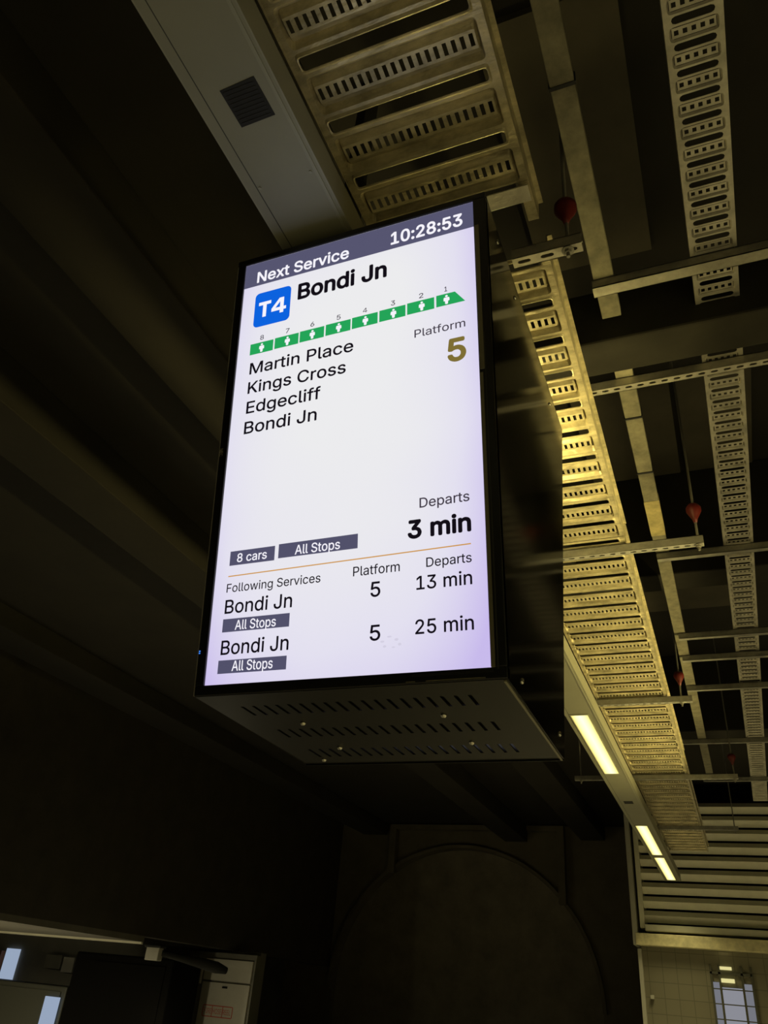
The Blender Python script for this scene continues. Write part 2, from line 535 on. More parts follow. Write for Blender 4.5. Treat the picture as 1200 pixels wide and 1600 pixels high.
def narrow_x(y):                                     # the narrow tray drifts slightly to the right as it recedes
    return 0.112 + 0.0195 * y

def narrow_tray(y0, n, label, z=4.0955, period=0.081, w=0.155):
    t = thing('cable_tray', label, 'cable tray', (narrow_x(y0) + w / 2, y0, z), 'narrow perforated trays')
    mb = MB()
    tf = lambda p: (p[0] + narrow_x(p[1]), p[1], p[2])
    for k in range(n):
        ya = y0 + k * period
        mb.hole_cell(0, w, ya, ya + period * 0.38, stadium(w / 2, ya + period * 0.19, w - 0.036, period * 0.28), z, 0.002, tf)
        yb, yc = ya + period * 0.38, ya + period
        ym = (yb + yc) / 2
        pan = rrect(w / 2, ym, w - 0.020, (yc - yb) * 0.90, 0.010)
        inn = rrect(w / 2, ym, w - 0.030, (yc - yb) * 0.70, 0.007)
        mb.hole_cell(0, w, yb, yc, pan, z, 0, tf)
        m = len(pan)
        for i in range(m):
            j = (i + 1) % m
            mb.face([tf((*pan[i], z)), tf((*inn[i], z + 0.007)), tf((*inn[j], z + 0.007)), tf((*pan[j], z))])
        hw, hl = w - 0.034, (yc - yb) * 0.62
        px = hw / 5
        for h in range(5):
            xa = w / 2 - hw / 2 + h * px
            mb.hole_cell(xa, xa + px, ym - hl / 2, ym + hl / 2, [(xa + px * .76, ym - hl * .24), (xa + px * .76, ym + hl * .24), (xa + px * .24, ym + hl * .24), (xa + px * .24, ym - hl * .24)], z + 0.0065, 0.0015, tf)
    mb.build('deck', 'galv', t)
    y1 = y0 + n * period
    for xx in (0, w):
        a, b = tf((xx, y0, z)), tf((xx, y1, z))
        d = 0.0035 if xx else -0.0035
        MB().hexa([a, b, (b[0] + d, b[1], z), (a[0] + d, a[1], z)] + [(q[0], q[1], z + 0.055) for q in (a, b, (b[0] + d, b[1]), (a[0] + d, a[1]))]).build('side_rail', 'galv', t)
    settle(t)
    return t

narrow_tray(0.55, 20, 'narrow cable tray at top right, nearest length')
narrow_tray(2.22, 6, 'narrow cable tray stub beside the dark cross beam')
narrow_tray(2.712, 21, 'narrow cable tray hanging past the slotted strut, upper right')
narrow_tray(4.48, 15, 'narrow cable tray below the upper right plain strut')
narrow_tray(5.72, 12, 'narrow cable tray between the paired plain struts at right')
narrow_tray(6.73, 21, 'narrow cable tray at the lower right edge')
narrow_tray(8.46, 16, 'narrow cable tray far down the right edge')
narrow_tray(9.80, 14, 'narrow cable tray farthest away at the right edge')

# ------------------------------------------------------------------ cable duct beside the wide tray
def duct_x(y): return -0.212 + 0.006 * (y - 1)
def duct(y0, y1, label, joints=(), patch=None):
    t = thing('cable_duct', label, 'cable duct', (duct_x(y0), y0, 4.0955), 'cable duct lengths')
    w, h, z = 0.076, 0.05, 4.0955
    def seg(ya, yb, g=0.0):
        a, b = duct_x(ya), duct_x(yb)
        return MB().hexa([(a - g, ya, z - g), (a + w + g, ya, z - g), (b + w + g, yb, z - g), (b - g, yb, z - g), (a - g, ya, z + h), (a + w + g, ya, z + h), (b + w + g, yb, z + h), (b - g, yb, z + h)])
    seg(y0, y1).build('body', 'duct', t, bevel=0.003)
    for j in joints: seg(j, j + 0.012, 0.004).build('strap', 'black', t)
    if patch: seg(patch[0], patch[1], 0.002).build('sleeve', 'duct_joint', t)  # short bright yellow stretch of the duct
    settle(t)
duct(-0.6, 2.39, 'mottled pale cable duct running from the top edge', (1.37,))
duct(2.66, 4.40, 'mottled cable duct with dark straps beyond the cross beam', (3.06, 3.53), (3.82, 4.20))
duct(4.44, 6.86, 'mottled cable duct beyond the double strut')
duct(6.90, 9.6, 'mottled cable duct farthest from the viewer')

# ------------------------------------------------------------------ support struts
def strut(x0, x1, y, z, label, slots=True, w=0.041, h=0.043, rods=(), cat='strut', top=None, m='strut', pitch=0.05, group=None, anchor=False):
    t = thing('support_strut', label, 'strut', (x0, y, z), group)
    mb = MB()
    if slots:
        n = max(1, int((x1 - x0) / pitch))
        p = (x1 - x0) / n
        for k in range(n):
            mb.hole_cell(x0 + k * p, x0 + (k + 1) * p, y, y + w, stadium(x0 + (k + .5) * p, y + w / 2, p * 0.58, 0.013, 4), z, 0.004)
    else:
        mb.box(x0, x1, y, y + w, z, z + 0.003)
    mb.box(x0, x1, y, y + 0.003, z, z + h)
    mb.box(x0, x1, y + w - 0.003, y + w, z, z + h)
    mb.box(x0, x1, y, y + 0.010, z + h - 0.003, z + h)
    mb.box(x0, x1, y + w - 0.010, y + w, z + h - 0.003, z + h)
    mb.build('channel', m, t)
    for rx in rods:
        MB().tube([(rx, y + w / 2, z - 0.03), (rx, y + w / 2, top or 5.15)], 0.006, 8).build('hanger_rod', 'rod', t)
        if anchor and rx == rods[0]:
            prof = [(0.008, 0.046), (0.026, 0.042), (0.036, 0.026), (0.036, 0.006), (0.024, -0.018), (0.014, -0.036), (0.008, -0.060)]
            ab = MB().tube([(rx, y + w / 2, 3.84 + q[1]) for q in prof], [q[0] for q in prof], 18).build('rod_anchor', 'red', t, smooth=True)
            ab['label'] = 'red bell-shaped anchor on the hanger rod'
        nm = MB()
        nm.tube([(rx, y + w / 2, z - 0.014), (rx, y + w / 2, z)], 0.012, 6)
        nm.tube([(rx, y + w / 2, z - 0.004), (rx, y + w / 2, z - 0.001)], 0.019, 16)
        nm.build('nut', 'rod', t)
    settle(t)
    return t

st = strut(-0.395, -0.178, 1.618, 3.653, 'short slotted strut at the start of the bright wide tray', pitch=0.062, rods=(-0.222,), m='galv', anchor=True)
strut(-0.95, 0.072, 3.555, 3.653, 'long slotted strut under the bright tray beside the display', rods=(0.048,), m='strut', anchor=True)
strut(-1.15, -0.122, 5.85, 3.653, 'slotted strut under the receding tray, halfway down at right', rods=(-0.195,), anchor=True)
strut(-1.36, 0.14, 8.05, 3.653, 'slotted strut passing above the lit trunking', rods=(0.11, -1.30), anchor=True)
strut(-0.95, 0.10, 10.4, 3.653, 'slotted strut under the far end of the wide tray', rods=(0.06,))

strut(-0.330, 1.4, 2.765, 4.05, 'long slotted strut carrying the narrow tray, upper right', rods=(1.0,), m='galv')
strut(-0.212, 1.4, 2.172, 4.05, 'plain strut below the topmost narrow tray', slots=False, w=0.052, h=0.043, rods=(1.0,), m='galv_dull')
strut(-0.186, 1.4, 4.405, 4.05, 'plain strut behind the long double strut at right', slots=False, rods=(1.0,))
strut(-0.155, 1.4, 5.64, 4.05, 'upper of the paired plain struts at the right edge', slots=False, h=0.043, rods=(1.0,))
strut(-0.160, 1.4, 6.07, 4.05, 'lower of the paired plain struts at the right edge', slots=False, rods=(1.0,))
strut(-0.172, 1.4, 6.74, 4.05, 'third plain strut down the right edge, below the pair', slots=False, rods=(1.0,))
strut(-0.315, 1.4, 8.27, 4.05, 'plain strut low at the right edge above the last trays', slots=False, rods=(1.0,))
strut(-0.2, 1.4, 9.75, 4.05, 'plain strut farthest away, nearest the louvre', slots=False, rods=(1.0,))

# ------------------------------------------------------------------ lit trunking
TX0, TX1, TZ = -0.995, -0.768, 3.50
tk = thing('light_trunking', 'long grey ceiling trunking with lit yellow lenses, passing above the display', 'light fitting', ((TX0 + TX1) / 2, -4, TZ))
lenses = [(5.60, 7.23), (9.43, 11.23), (11.42, 13.30)]
LX0, LX1 = -0.955, -0.832
tb = MB()
# underside with openings for the lenses
cuts = [-4.0]
for a, b in [(-2.6, -0.9), (1.75, 3.45)] + lenses:
    cuts += [a, b]
cuts.append(13.42)
for i in range(0, len(cuts), 2):
    tb.box(TX0 + .004, TX1 - .004, cuts[i], cuts[i + 1], TZ, TZ + 0.004)
for a, b in [(-2.6, -0.9), (1.75, 3.45)] + lenses:
    tb.box(TX0 + .004, LX0, a, b, TZ, TZ + 0.004)
    tb.box(LX1, TX1 - .004, a, b, TZ, TZ + 0.004)
tb.build('cover', 'trunk', tk)
cb = MB()
cb.box(TX0, TX0 + .004, -4, 13.42, TZ, TZ + 0.10)
cb.box(TX1 - .004, TX1, -4, 13.42, TZ, TZ + 0.10)
cb.box(TX0, TX1, -4, 13.42, TZ + 0.096, TZ + 0.10)
cb.box(TX0, TX1, 13.416, 13.42, TZ, TZ + 0.10)
cb.build('casing', 'trunk_edge', tk)
for xx in (TX0 + 0.030, TX1 - 0.022):
    MB().box(xx, xx + 0.0025, -4, 13.40, TZ - 0.0006, TZ + 0.0002).build('seam', 'seam', tk)
MB().box(TX1 - 0.021, TX1 - 0.012, -4, 13.4, TZ - 0.003, TZ).build('edge_bead', 'trunk_edge', tk)
for yy in (0.35, 1.05, 4.6, 8.9):
    for xx in (TX0 + 0.040, TX1 - 0.032):
        MB().tube([(xx, yy, TZ - 0.0025), (xx, yy, TZ + 0.001)], 0.0045, 10).build('screw', 'trunk_edge', tk)
sp = MB().prism([(-0.915, 0.779, TZ - 0.0015), (-0.816, 0.775, TZ - 0.0015), (-0.813, 0.878, TZ - 0.0015), (-0.912, 0.880, TZ - 0.0015)], (0, 0, 0.002)).build('grille', 'black_matt', tk, bevel=0.0006)
sp['label'] = 'square black grille'
fr = MB()
for i in range(9):
    yy = 0.785 + i * 0.0105
    fr.box(-0.907, -0.822, yy, yy + 0.003, TZ - 0.0025, TZ - 0.0015)
fr.build('grille_bars', 'black', tk)
MB().box(-0.932, -0.846, 8.27, 8.38, TZ - 0.002, TZ + 0.001).build('vent', 'black_matt', tk)
for k, (a, b) in enumerate([(-2.6, -0.9), (1.75, 3.45)] + lenses):
    ln = MB().prism([(LX0, a, TZ + .0005), (LX1, a, TZ + .0005), (LX1, b, TZ + .0005), (LX0, b, TZ + .0005)], (0, 0, 0.02)).build('lens', 'lens', tk)
    ln['label'] = 'lit yellow lens'
    fm = MB()
    for (x0, x1, y0, y1) in ((LX0 - .006, LX0, a, b), (LX1, LX1 + .006, a, b), (LX0 - .006, LX1 + .006, a - .02, a), (LX0 - .006, LX1 + .006, b, b + .02)):
        fm.box(x0, x1, y0, y1, TZ - 0.004, TZ + 0.004)
    fm.build('lens_frame', 'trunk_edge', tk)
    area_light('lens_light', ((LX0 + LX1) / 2, (a + b) / 2, TZ - 0.006), LX1 - LX0 - .02, b - a - .05, TRUNK_W * (3.2 if a > 9 else 1.0), tk, spread=110)
for yy in (-1.5, 4.2, 9.0, 12.8):
    MB().tube([((TX0 + TX1) / 2, yy, TZ + 0.10), ((TX0 + TX1) / 2, yy, 5.15)], 0.006, 8).build('hanger_rod', 'rod', tk)
settle(tk)

# added lamp row, unseen right of the frame, brightening undersides off the floor
rw = thing('light_trunking', 'second lamp trunking over the platform, to the right of the view', 'light fitting', (2.6, -5, 3.5))
MB().box(2.48, 2.72, -5, 13.4, 3.504, 3.60).build('casing', 'trunk_edge', rw)
for yy in (-4.2, -1.2, 1.8, 4.8, 7.8, 10.8):
    MB().box(2.53, 2.67, yy, yy + 1.7, 3.498, 3.504).build('lens', 'lens', rw)
    area_light('lens_light', (2.6, yy + .85, 3.49), .12, 1.65, ROW_W, rw, spread=130)
for yy in (-4.5, 1.2, 7.2, 13.0):
    MB().tube([(2.6, yy, 3.60), (2.6, yy, 5.15)], 0.006, 8).build('hanger_rod', 'rod', rw)
settle(rw)

# ------------------------------------------------------------------ departure display
S = 0.904
TILT = R(10.534)
O = Vector((-1.0863, 1.4464, 2.2343))
UX, UZ = Vector((1, 0, 0)), Vector((0, -math.sin(TILT), math.cos(TILT)))
NN = UX.cross(UZ)                                    # towards the viewer and down
W, H = 0.6851, 1.2130
def P(u, v, d=0.0): return O + UX * (u * W) + UZ * (v * H) + NN * d

bd = thing('departure_display', 'black hanging train departure display with a bright white screen', 'display', (-0.74, 1.74, 2.207))
U0, U1, V0, V1 = -0.0384, 1.0500, -0.0210, 1.0165
fb, ft = P(0, V0), P(0, V1)                          # front bottom / top edge
XL, XR = P(U0, 0).x, P(U1, 0).x
rb, rtp = Vector((0, 2.036, 2.207)), Vector((0, 2.252, ft.z))
side = [(fb.y, fb.z), (rb.y, rb.z), (rtp.y, rtp.z), (ft.y, ft.z)]
for nm, x, dx in (('side_panel', XL, 0.004), ('side_panel', XR - 0.004, 0.004)):
    MB().prism([(x, y, z) for y, z in side], (dx, 0, 0)).build(nm, 'gloss', bd, bevel=0.0015)
MB().prism([(XL, ft.y, ft.z - .004), (XL, rtp.y, rtp.z - .004), (XL, rtp.y, rtp.z), (XL, ft.y, ft.z)], (XR - XL, 0, 0)).build('top_panel', 'black', bd)
MB().prism([(XL + .004, rb.y - .004, rb.z), (XL + .004, rb.y, rb.z), (XL + .004, rtp.y, rtp.z), (XL + .004, rtp.y - .004, rtp.z)], (XR - XL - .008, 0, 0)).build('rear_panel', 'black', bd)
# underside with three rows of ventilation slots
bm_ = MB()
zb = fb.z - 0.001
rows = [(1.531, 1.596), (1.711, 1.776), (1.887, 1.961)]
yc = [fb.y + .002] + [v for r in rows for v in r] + [rb.y - .001]
xs0, pitch, ns = -1.030, 0.0311, 19
for i in range(len(yc) - 1):
    if i % 2 == 0:
        bm_.box(XL + .002, XR - .002, yc[i], yc[i + 1], zb, zb + 0.003)
    else:
        xprev = XL + .002
        for k in range(ns):
            xa = xs0 + k * pitch
            bm_.box(xprev, xa - 0.0042, yc[i], yc[i + 1], zb, zb + 0.003)
            xprev = xa + 0.0042
        bm_.box(xprev, XR - .002, yc[i], yc[i + 1], zb, zb + 0.003)
bp_ = bm_.build('bottom_panel', 'bottom', bd)
MB().box(XL + .01, XR - .01, fb.y + .02, rb.y - .02, zb + 0.045, zb + 0.049).build('inner_tray', 'black_matt', bd)
for (x, y) in ((-0.934, 1.663), (-0.931, 1.874), (-0.566, 1.649), (-0.563, 1.862), (-1.03, 1.983)):
    mb = MB().tube([(x, y, zb - 0.007), (x, y, zb - 0.003), (x, y, zb + 0.001)], [0.004, 0.007, 0.008], 12)
    mb.build('screw', 'chrome', bd, smooth=True)
# rolled lips round the underside
lip = MB()
lip.box(XR - 0.010, XR - 0.004, fb.y + .004, rb.y, zb - 0.004, zb + 0.004)
lip.build('edge_lip', 'olive', bd, bevel=0.001)
MB().box(XL, XR, rb.y - .004, rb.y, zb - 0.004, zb + 0.003).build('edge_lip', 'bottom', bd, bevel=0.001)
for (y, z) in ((1.57, 2.247), (1.979, 2.257), (1.347, 3.40), (1.542, 3.39), (2.02, 3.38)):
    MB().tube([(XR + 0.004, y, z), (XR - 0.002, y, z)], [0.005, 0.008], 12).build('side_screw', 'chrome', bd, smooth=True)

# bezel: four bars round the screen, the panel sits 3 mm back
def bar(u0, u1, v0, v1, d0, d1):
    q = [P(u0, v0, d0), P(u1, v0, d0), P(u1, v1, d0), P(u0, v1, d0), P(u0, v0, d1), P(u1, v0, d1), P(u1, v1, d1), P(u0, v1, d1)]
    return MB().hexa(q)
e = 0.0015
bar(U0, U1, V0, 0 - e, -.02, .004).build('bezel', 'black', bd, bevel=0.002)
bar(U0, U1, 1 + e, V1, -.02, .004).build('bezel', 'black', bd, bevel=0.002)
bar(U0, -e, -e, 1 + e, -.02, .004).build('bezel', 'black', bd, bevel=0.002)
bar(1 + e, U1, -e, 1 + e, -.02, .004).build('bezel', 'black', bd, bevel=0.002)
bar(1.006, 1.022, 0.575, 0.93, .004, .007).build('bezel_strip', 'olive', bd, bevel=0.001)
bar(1.004, 1.016, -0.002, 0.568, .004, .0055).build('bezel_strip', 'olive', bd, bevel=0.001)
bar(1.0225, 1.026, -0.005, 0.66, .004, .005).build('bezel_strip', 'seam', bd)
bar(0.755, 1.012, -0.0098, -0.005, .004, .006).build('bezel_strip', 'black_matt', bd)
bar(0.80, 0.985, -0.0188, -0.0172, .004, .005).build('bezel_strip', 'olive', bd)
bar(0.735, 0.765, -0.0188, -0.0172, .004, .005).build('bezel_strip', 'olive', bd)
bar(U0 + .002, U0 + .0045, V0, 1.0, .004, .0052).build('bezel_strip', 'olive', bd).data.materials[0] = M['galv_dull']
hm = MB()
hm.box(-1.085, -1.045, 1.66, 1.76, ft.z, 5.15)
hm.build('hanger_post', 'black', bd)
MB().box(-0.93, -0.83, 1.50, 1.70, ft.z, TZ - 0.0005).build('mounting_block', 'black', bd)
for v in (0.0605, 0.0645):
    mb = bar(-0.0315, -0.0275, v, v + 0.0022, .004, .0052).build('status_light', 'led', bd)
    mb['label'] = 'tiny blue status light'

# ---- the screen and what it shows
scm = screen_material(W, H)
screen = bar(-e, 1 + e, -e, 1 + e, -.004, -.002).build('screen', scm, bd)
screen['label'] = 'bright white screen of train times'
D0 = -0.0016                                          # the picture's plane
def flat(name, uvs, m, lvl=0, label=None):
    mb = MB()
    mb.face([P(u, v, D0 + 0.0003 * lvl) for u, v in uvs])
    o = mb.build(name, m, screen)
    if label: o['label'] = label
    return o
def rect(name, u0, u1, v0, v1, m, lvl=0, label=None):
    return flat(name, [(u0, v0), (u1, v0), (u1, v1), (u0, v1)], m, lvl, label)

try:
    FONT = D.fonts.load(bpy.utils.system_resource('DATAFILES', path='fonts') + '/Inter.woff2')
except Exception:
    FONT = None
FOUR = [[(0.30, 1.0), (0.62, 1.0), (0.62, 0.37), (0.74, 0.37), (0.74, 0.20), (0.62, 0.20), (0.62, 0.0), (0.43, 0.0), (0.43, 0.20), (0.0, 0.20), (0.0, 0.37)]]
def glyphs(s):
    """flat mesh of a line of text, (verts, faces) in font units; overlapping contours are merged"""
    from mathutils.geometry import delaunay_2d_cdt, interpolate_bezier
    c = D.curves.new('lettering', 'FONT')
    c.body = s
    if FONT: c.font = FONT
    o = D.objects.new('lettering', c)
    COL.objects.link(o)
    dg = bpy.context.evaluated_depsgraph_get()
    dg.update()
    cu = o.evaluated_get(dg).to_curve(dg)
    loops = []
    for sp_ in cu.splines:
        pts = []
        if sp_.type == 'BEZIER':
            bp = sp_.bezier_points
            for i in range(len(bp)):
                p, q = bp[i], bp[(i + 1) % len(bp)]
                straight = p.handle_right_type == 'VECTOR' and q.handle_left_type == 'VECTOR'
                seg = [p.co, q.co] if straight else interpolate_bezier(p.co, p.handle_right, q.handle_left, q.co, 6)
                pts += [(w.x, w.y) for w in list(seg)[:-1]]
        else:
            pts = [(w.co.x, w.co.y) for w in sp_.points]
        clean = []
        for w in pts:
            if not clean or (abs(w[0] - clean[-1][0]) + abs(w[1] - clean[-1][1])) > 1e-5: clean.append(w)
        if len(clean) > 2: loops.append(clean)
    o.to_curve_clear() if hasattr(o, 'to_curve_clear') else None
    D.objects.remove(o)
    D.curves.remove(c)
    verts, edges = [], []
    for l in loops:
        b = len(verts)
        verts += [Vector(w) for w in l]
        edges += [(b + i, b + (i + 1) % len(l)) for i in range(len(l))]
    v2, e2, f2, _a, _b, _c = delaunay_2d_cdt(verts, edges, [], 0, 1e-6)
    def winding(x, y):
        n = 0
        for l in loops:
            for i in range(len(l)):
                (xa, ya), (xb, yb) = l[i - 1], l[i]
                if (ya <= y) != (yb <= y):
                    t = (y - ya) / (yb - ya)
                    if xa + t * (xb - xa) > x: n += 1 if yb > ya else -1
        return n
    keep = []
    for f in f2:
        x = sum(v2[i].x for i in f) / len(f)
        y = sum(v2[i].y for i in f) / len(f)
        if winding(x, y) != 0: keep.append(tuple(f))
    return [(w.x, w.y) for w in v2], keep
def cap_height():
    v, f = glyphs('H')
    return max(q[1] for q in v)
CAP = cap_height()
def text(s, u0, u1, v0, v1, m, bold=0.0, lvl=1, label=None, place=None, parent=None):
    """text whose ink runs from u0 to u1, baseline v0, cap height to v1; bold: stroke growth as a share of cap height"""
    v, f = glyphs(s)
    xa, xb = min(q[0] for q in v), max(q[0] for q in v)
    kx, ky = (u1 - u0) / (xb - xa), (v1 - v0) / CAP
    grow = bold * (v1 - v0) * H                       # metres
    shifts = [(0, 0)]
    if bold: shifts = [(math.cos(a) * grow, math.sin(a) * grow) for a in (math.pi / 4 * k for k in range(8))] + [(0, 0)]
    mb = MB()
    place = place or (lambda u, w, d: P(u, w, d))
    for sx, sy in shifts:
        b = len(mb.v)
        su = (1 - 2 * grow / ((u1 - u0) * W)) if bold else 1
        for (x, y) in v:
            u = u0 + grow / W + (x - xa) * kx * su
            w = v0 + y * ky
            mb.v.append(tuple(place(u + sx / W, w + sy / H, D0 + 0.0003 * lvl)))
        mb.f += [tuple(b + i for i in q) for q in f]
    o = mb.build('lettering', m, parent or screen)
    if label: o['label'] = label
    return o

rect('header_band', -0.001, 1.001, 0.9335, 1.001, 'header')
text('Next Service', 0.0590, 0.4835, 0.9425, 0.9722, 'white_ink', 0.034)
text('10:28:53', 0.6640, 0.9575, 0.9462, 0.9778, 'white_ink', 0.040)
text('Bondi Jn', 0.2600, 0.6490, 0.8630, 0.9035, 'ink', 0.052)
bdg = rrect(0.1435 * W, 0.861 * H, 0.168 * W, 0.0955 * H, 0.014, 6)
flat('line_badge', [(x / W, y / H) for x, y in bdg], 'blue_ink', 0, 'blue rounded badge')
# T4 drawn as heavy strokes
tv = lambda pts, u0, u1, v0, v1: [(u0 + x * (u1 - u0), v0 + y * (v1 - v0)) for x, y in pts]
mb = MB()
mb.face([P(u, v, D0 + .0003) for u, v in tv([(0, .79), (0.355, .79), (0.355, 0), (0.645, 0), (0.645, .79), (1, .79), (1, 1), (0, 1)], 0.0795, 0.137, 0.8385, 0.8810)])
def four_faces(mb, u0, u1, v0, v1, lvl):
    T = lambda pts: mb.face([P(u, v, D0 + .0003 * lvl) for u, v in tv(pts, u0, u1, v0, v1)])
    T([(0.58, 0), (0.83, 0), (0.83, 1), (0.58, 1)])                      # stem
    T([(0, 0.19), (1, 0.19), (1, 0.39), (0, 0.39)])                      # bar
    T([(0, 0.39), (0.27, 0.39), (0.62, 0.80), (0.62, 1.0), (0.52, 1.0)]) # slope
four_faces(mb, 0.141, 0.209, 0.8385, 0.8810, 1)
mb.build('badge_lettering', 'white_ink', screen)
# the eight carriages
cb_, ch = 0.7455, 0.0290
cars = [(0.0560, 0.1622), (0.1690, 0.2762), (0.2815, 0.3884), (0.3950, 0.5014), (0.5072, 0.6142), (0.6209, 0.7268), (0.7334, 0.8401), (0.8480, 0.9580)]
numx = [0.1077, 0.2246, 0.3353, 0.4495, 0.5615, 0.6765, 0.7893, 0.8857]
sk = 0.0048                                            # the strip rises slightly to the right
for i, (a, b) in enumerate(cars):
    base = 0.7400 + 0.0088 * (i / 7)
    q = [(a, base), (b, base), (b, base + ch), (a, base + ch)]
    if i == 7: q = [(a, base), (b, base), (0.920, base + ch), (a, base + ch)]
    flat('carriage_block', q, 'green_ink', 0, 'green carriage with sloping nose' if i == 7 else None)
    cxu = numx[i] + 0.002
    mb = MB()
    L = lambda pts: mb.face([P(cxu + x / W, base + y / H, D0 + .0003) for x, y in pts])
    L([(0.0035 * math.cos(t * math.pi / 6), 0.0275 + 0.0032 * math.sin(t * math.pi / 6)) for t in range(12)])
    L([(-.0035, .004), (-.0012, .003), (0.0012, .003), (.0035, .004), (.0042, .0125), (.0078, .013), (.0078, .0205), (.0062, .0235), (-.0062, .0235), (-.0078, .0205), (-.0078, .013), (-.0042, .0125)])
    mb.build('passenger_icon', 'white_ink', screen)
    nv = 0.7756 + 0.0078 * (i / 7)
    s = str(8 - i)
    if s == '4':
        mb = MB()
        hh = 0.0120
        T = lambda pts: mb.face([P(numx[i] - .0095 + x * .019, nv + y * hh, D0 + .0003) for x, y in pts])
        T([(0.62, 0), (0.76, 0), (0.76, 1), (0.62, 1)]); T([(0, 0.22), (1, 0.22), (1, 0.34), (0, 0.34)]); T([(0, 0.34), (0.16, 0.34), (0.66, 0.86), (0.66, 1.0), (0.58, 1.0)])
        mb.build('lettering', 'ink_grey', screen)
    else:
        w_ = 0.0085 if s != '1' else 0.0055
        text(s, numx[i] - w_, numx[i] + w_, nv, nv + 0.0120, 'ink_grey', 0.015)
text('Martin Place', 0.0630, 0.5165, 0.6885, 0.7175, 'ink', 0.022)
text('Kings Cross', 0.0625, 0.4885, 0.6385, 0.6675, 'ink', 0.022)
text('Edgecliff', 0.0640, 0.3870, 0.5880, 0.6170, 'ink', 0.022)
text('Bondi Jn', 0.0625, 0.3755, 0.5375, 0.5665, 'ink', 0.022)
text('Platform', 0.7625, 0.9555, 0.6862, 0.7050, 'ink_grey', 0.010)
text('5', 0.8868, 0.9560, 0.6110, 0.6615, 'gold_ink', 0.050)
text('Departs', 0.7790, 0.9510, 0.3050, 0.3245, 'ink_grey', 0.014)
text('3 min', 0.7370, 0.9540, 0.2468, 0.2805, 'ink', 0.056)
rect('service_tag', 0.0532, 0.2372, 0.2375, 0.2680, 'tag')
text('8 cars', 0.0835, 0.2060, 0.2435, 0.2615, 'white_ink', 0.018)
rect('service_tag', 0.2522, 0.5572, 0.2404, 0.2700, 'tag')
text('All Stops', 0.3180, 0.4915, 0.2440, 0.2630, 'white_ink', 0.014)
flat('divider', [(0.0530, 0.2138), (0.9510, 0.2205), (0.9510, 0.2228), (0.0530, 0.2161)], 'rule', 0, 'thin orange line')
text('Following Services', 0.0515, 0.4230, 0.1814, 0.1990, 'ink', 0.010)
text('Platform', 0.5435, 0.7100, 0.1852, 0.2036, 'ink', 0.010)
text('Departs', 0.8010, 0.9520, 0.1871, 0.2048, 'ink', 0.010)
text('Bondi Jn', 0.0515, 0.3190, 0.1380, 0.1654, 'ink', 0.018)
text('5', 0.6080, 0.6430, 0.1418, 0.1697, 'ink', 0.020)
text('13 min', 0.7670, 0.9515, 0.1464, 0.1713, 'ink', 0.018)
rect('service_tag', 0.0485, 0.3125, 0.1004, 0.1268, 'tag')
text('All Stops', 0.0995, 0.2610, 0.1037, 0.1225, 'white_ink', 0.012)
text('Bondi Jn', 0.0508, 0.3153, 0.0562, 0.0836, 'ink', 0.018)
rect('service_tag', 0.0452, 0.3108, 0.0195, 0.0452, 'tag')
text('All Stops', 0.1010, 0.2595, 0.0236, 0.0428, 'white_ink', 0.012)
text('5', 0.6085, 0.6450, 0.0604, 0.0883, 'ink', 0.020)
text('25 min', 0.7630, 0.9525, 0.0655, 0.0908, 'ink', 0.018)
for (u, v, ru, rv) in ((0.652, 0.0570, .007, .0020), (0.660, 0.0480, .006, .0022), (0.676, 0.0650, .008, .0016), (0.700, 0.0590, .007, .0024), (0.711, 0.0500, .006, .0026), (0.690, 0.0455, .006, .0014)):
    flat('smudge', [(u + ru * math.cos(k * .628), v + rv * math.sin(k * .628)) for k in range(10)], 'smear', 0, 'faint grey smudge')
# maker's mark on the left bezel, reading down its edge
bm_c = P(-0.0260, 0.500, 0.0046)
def mark(u, w, d):
    # rotated a quarter turn in the bezel's plane
    return bm_c + UZ * (-(u - 0.5) * 0.022) + UX * (w * 0.010) 
bmk = text('NEC', 0.0, 1.0, -0.5, 0.5, 'brand', 0.0, place=mark, parent=bd)
bmk.name = 'maker_mark'
bmk['label'] = 'tiny pale lettering on the left bezel'
settle(bd)

# assumed lamp, added unseen behind the display to light the tray above
ul = thing('wash_light', 'bare bulb lamp bracketed behind the display, just under the tray', 'lamp', (-0.62, 2.55, 3.45))
MB().box(-0.72, -0.52, 2.52, 2.58, 3.42, 3.44).build('body', 'black', ul, bevel=0.004)
MB().box(-0.65, -0.60, 2.256, 2.52, 3.425, 3.437).build('bracket', 'black', ul)
for bx in (-0.69, -0.55):
    MB().tube([(bx, 2.55, 3.44), (bx, 2.55, 3.455)], 0.016, 12).build('socket', 'chrome', ul)
    pb = D.lights.new('bulb_light', 'POINT')
    pb.energy = UP_W
    pb.color = (1.0, 0.80, 0.28)
    pb.shadow_soft_size = 0.03
    po = D.objects.new('bulb_light', pb)
    COL.objects.link(po)
    po.location = (bx, 2.55, 3.49)
    po.parent = ul
settle(ul)
pl = thing('uplight_trough', 'long uplight trough on posts, to the right of the view', 'lamp', (0.95, 4.5, 0))  # added out of view to brighten the wide tray along its length
for py in (2.2, 4.8, 7.6):
    MB().tube([(0.95, py, 0), (0.95, py, 2.55)], 0.035, 14).build('post', 'galv_dull', pl, smooth=True)
MB().box(0.88, 1.02, 1.9, 7.9, 2.55, 2.58).build('trough', 'black', pl, bevel=0.004)
dvec = Vector((-0.52, 0, 3.70)) - Vector((0.93, 0, 2.60))
ll = area_light('uplight_lamp', (0.93, 4.95, 2.60), 0.10, 5.7, POST_W, pl, color=(1.0, 0.82, 0.30), spread=54)
ll.rotation_euler = (0, math.atan2(-dvec.x, -dvec.z), 0)
settle(pl)

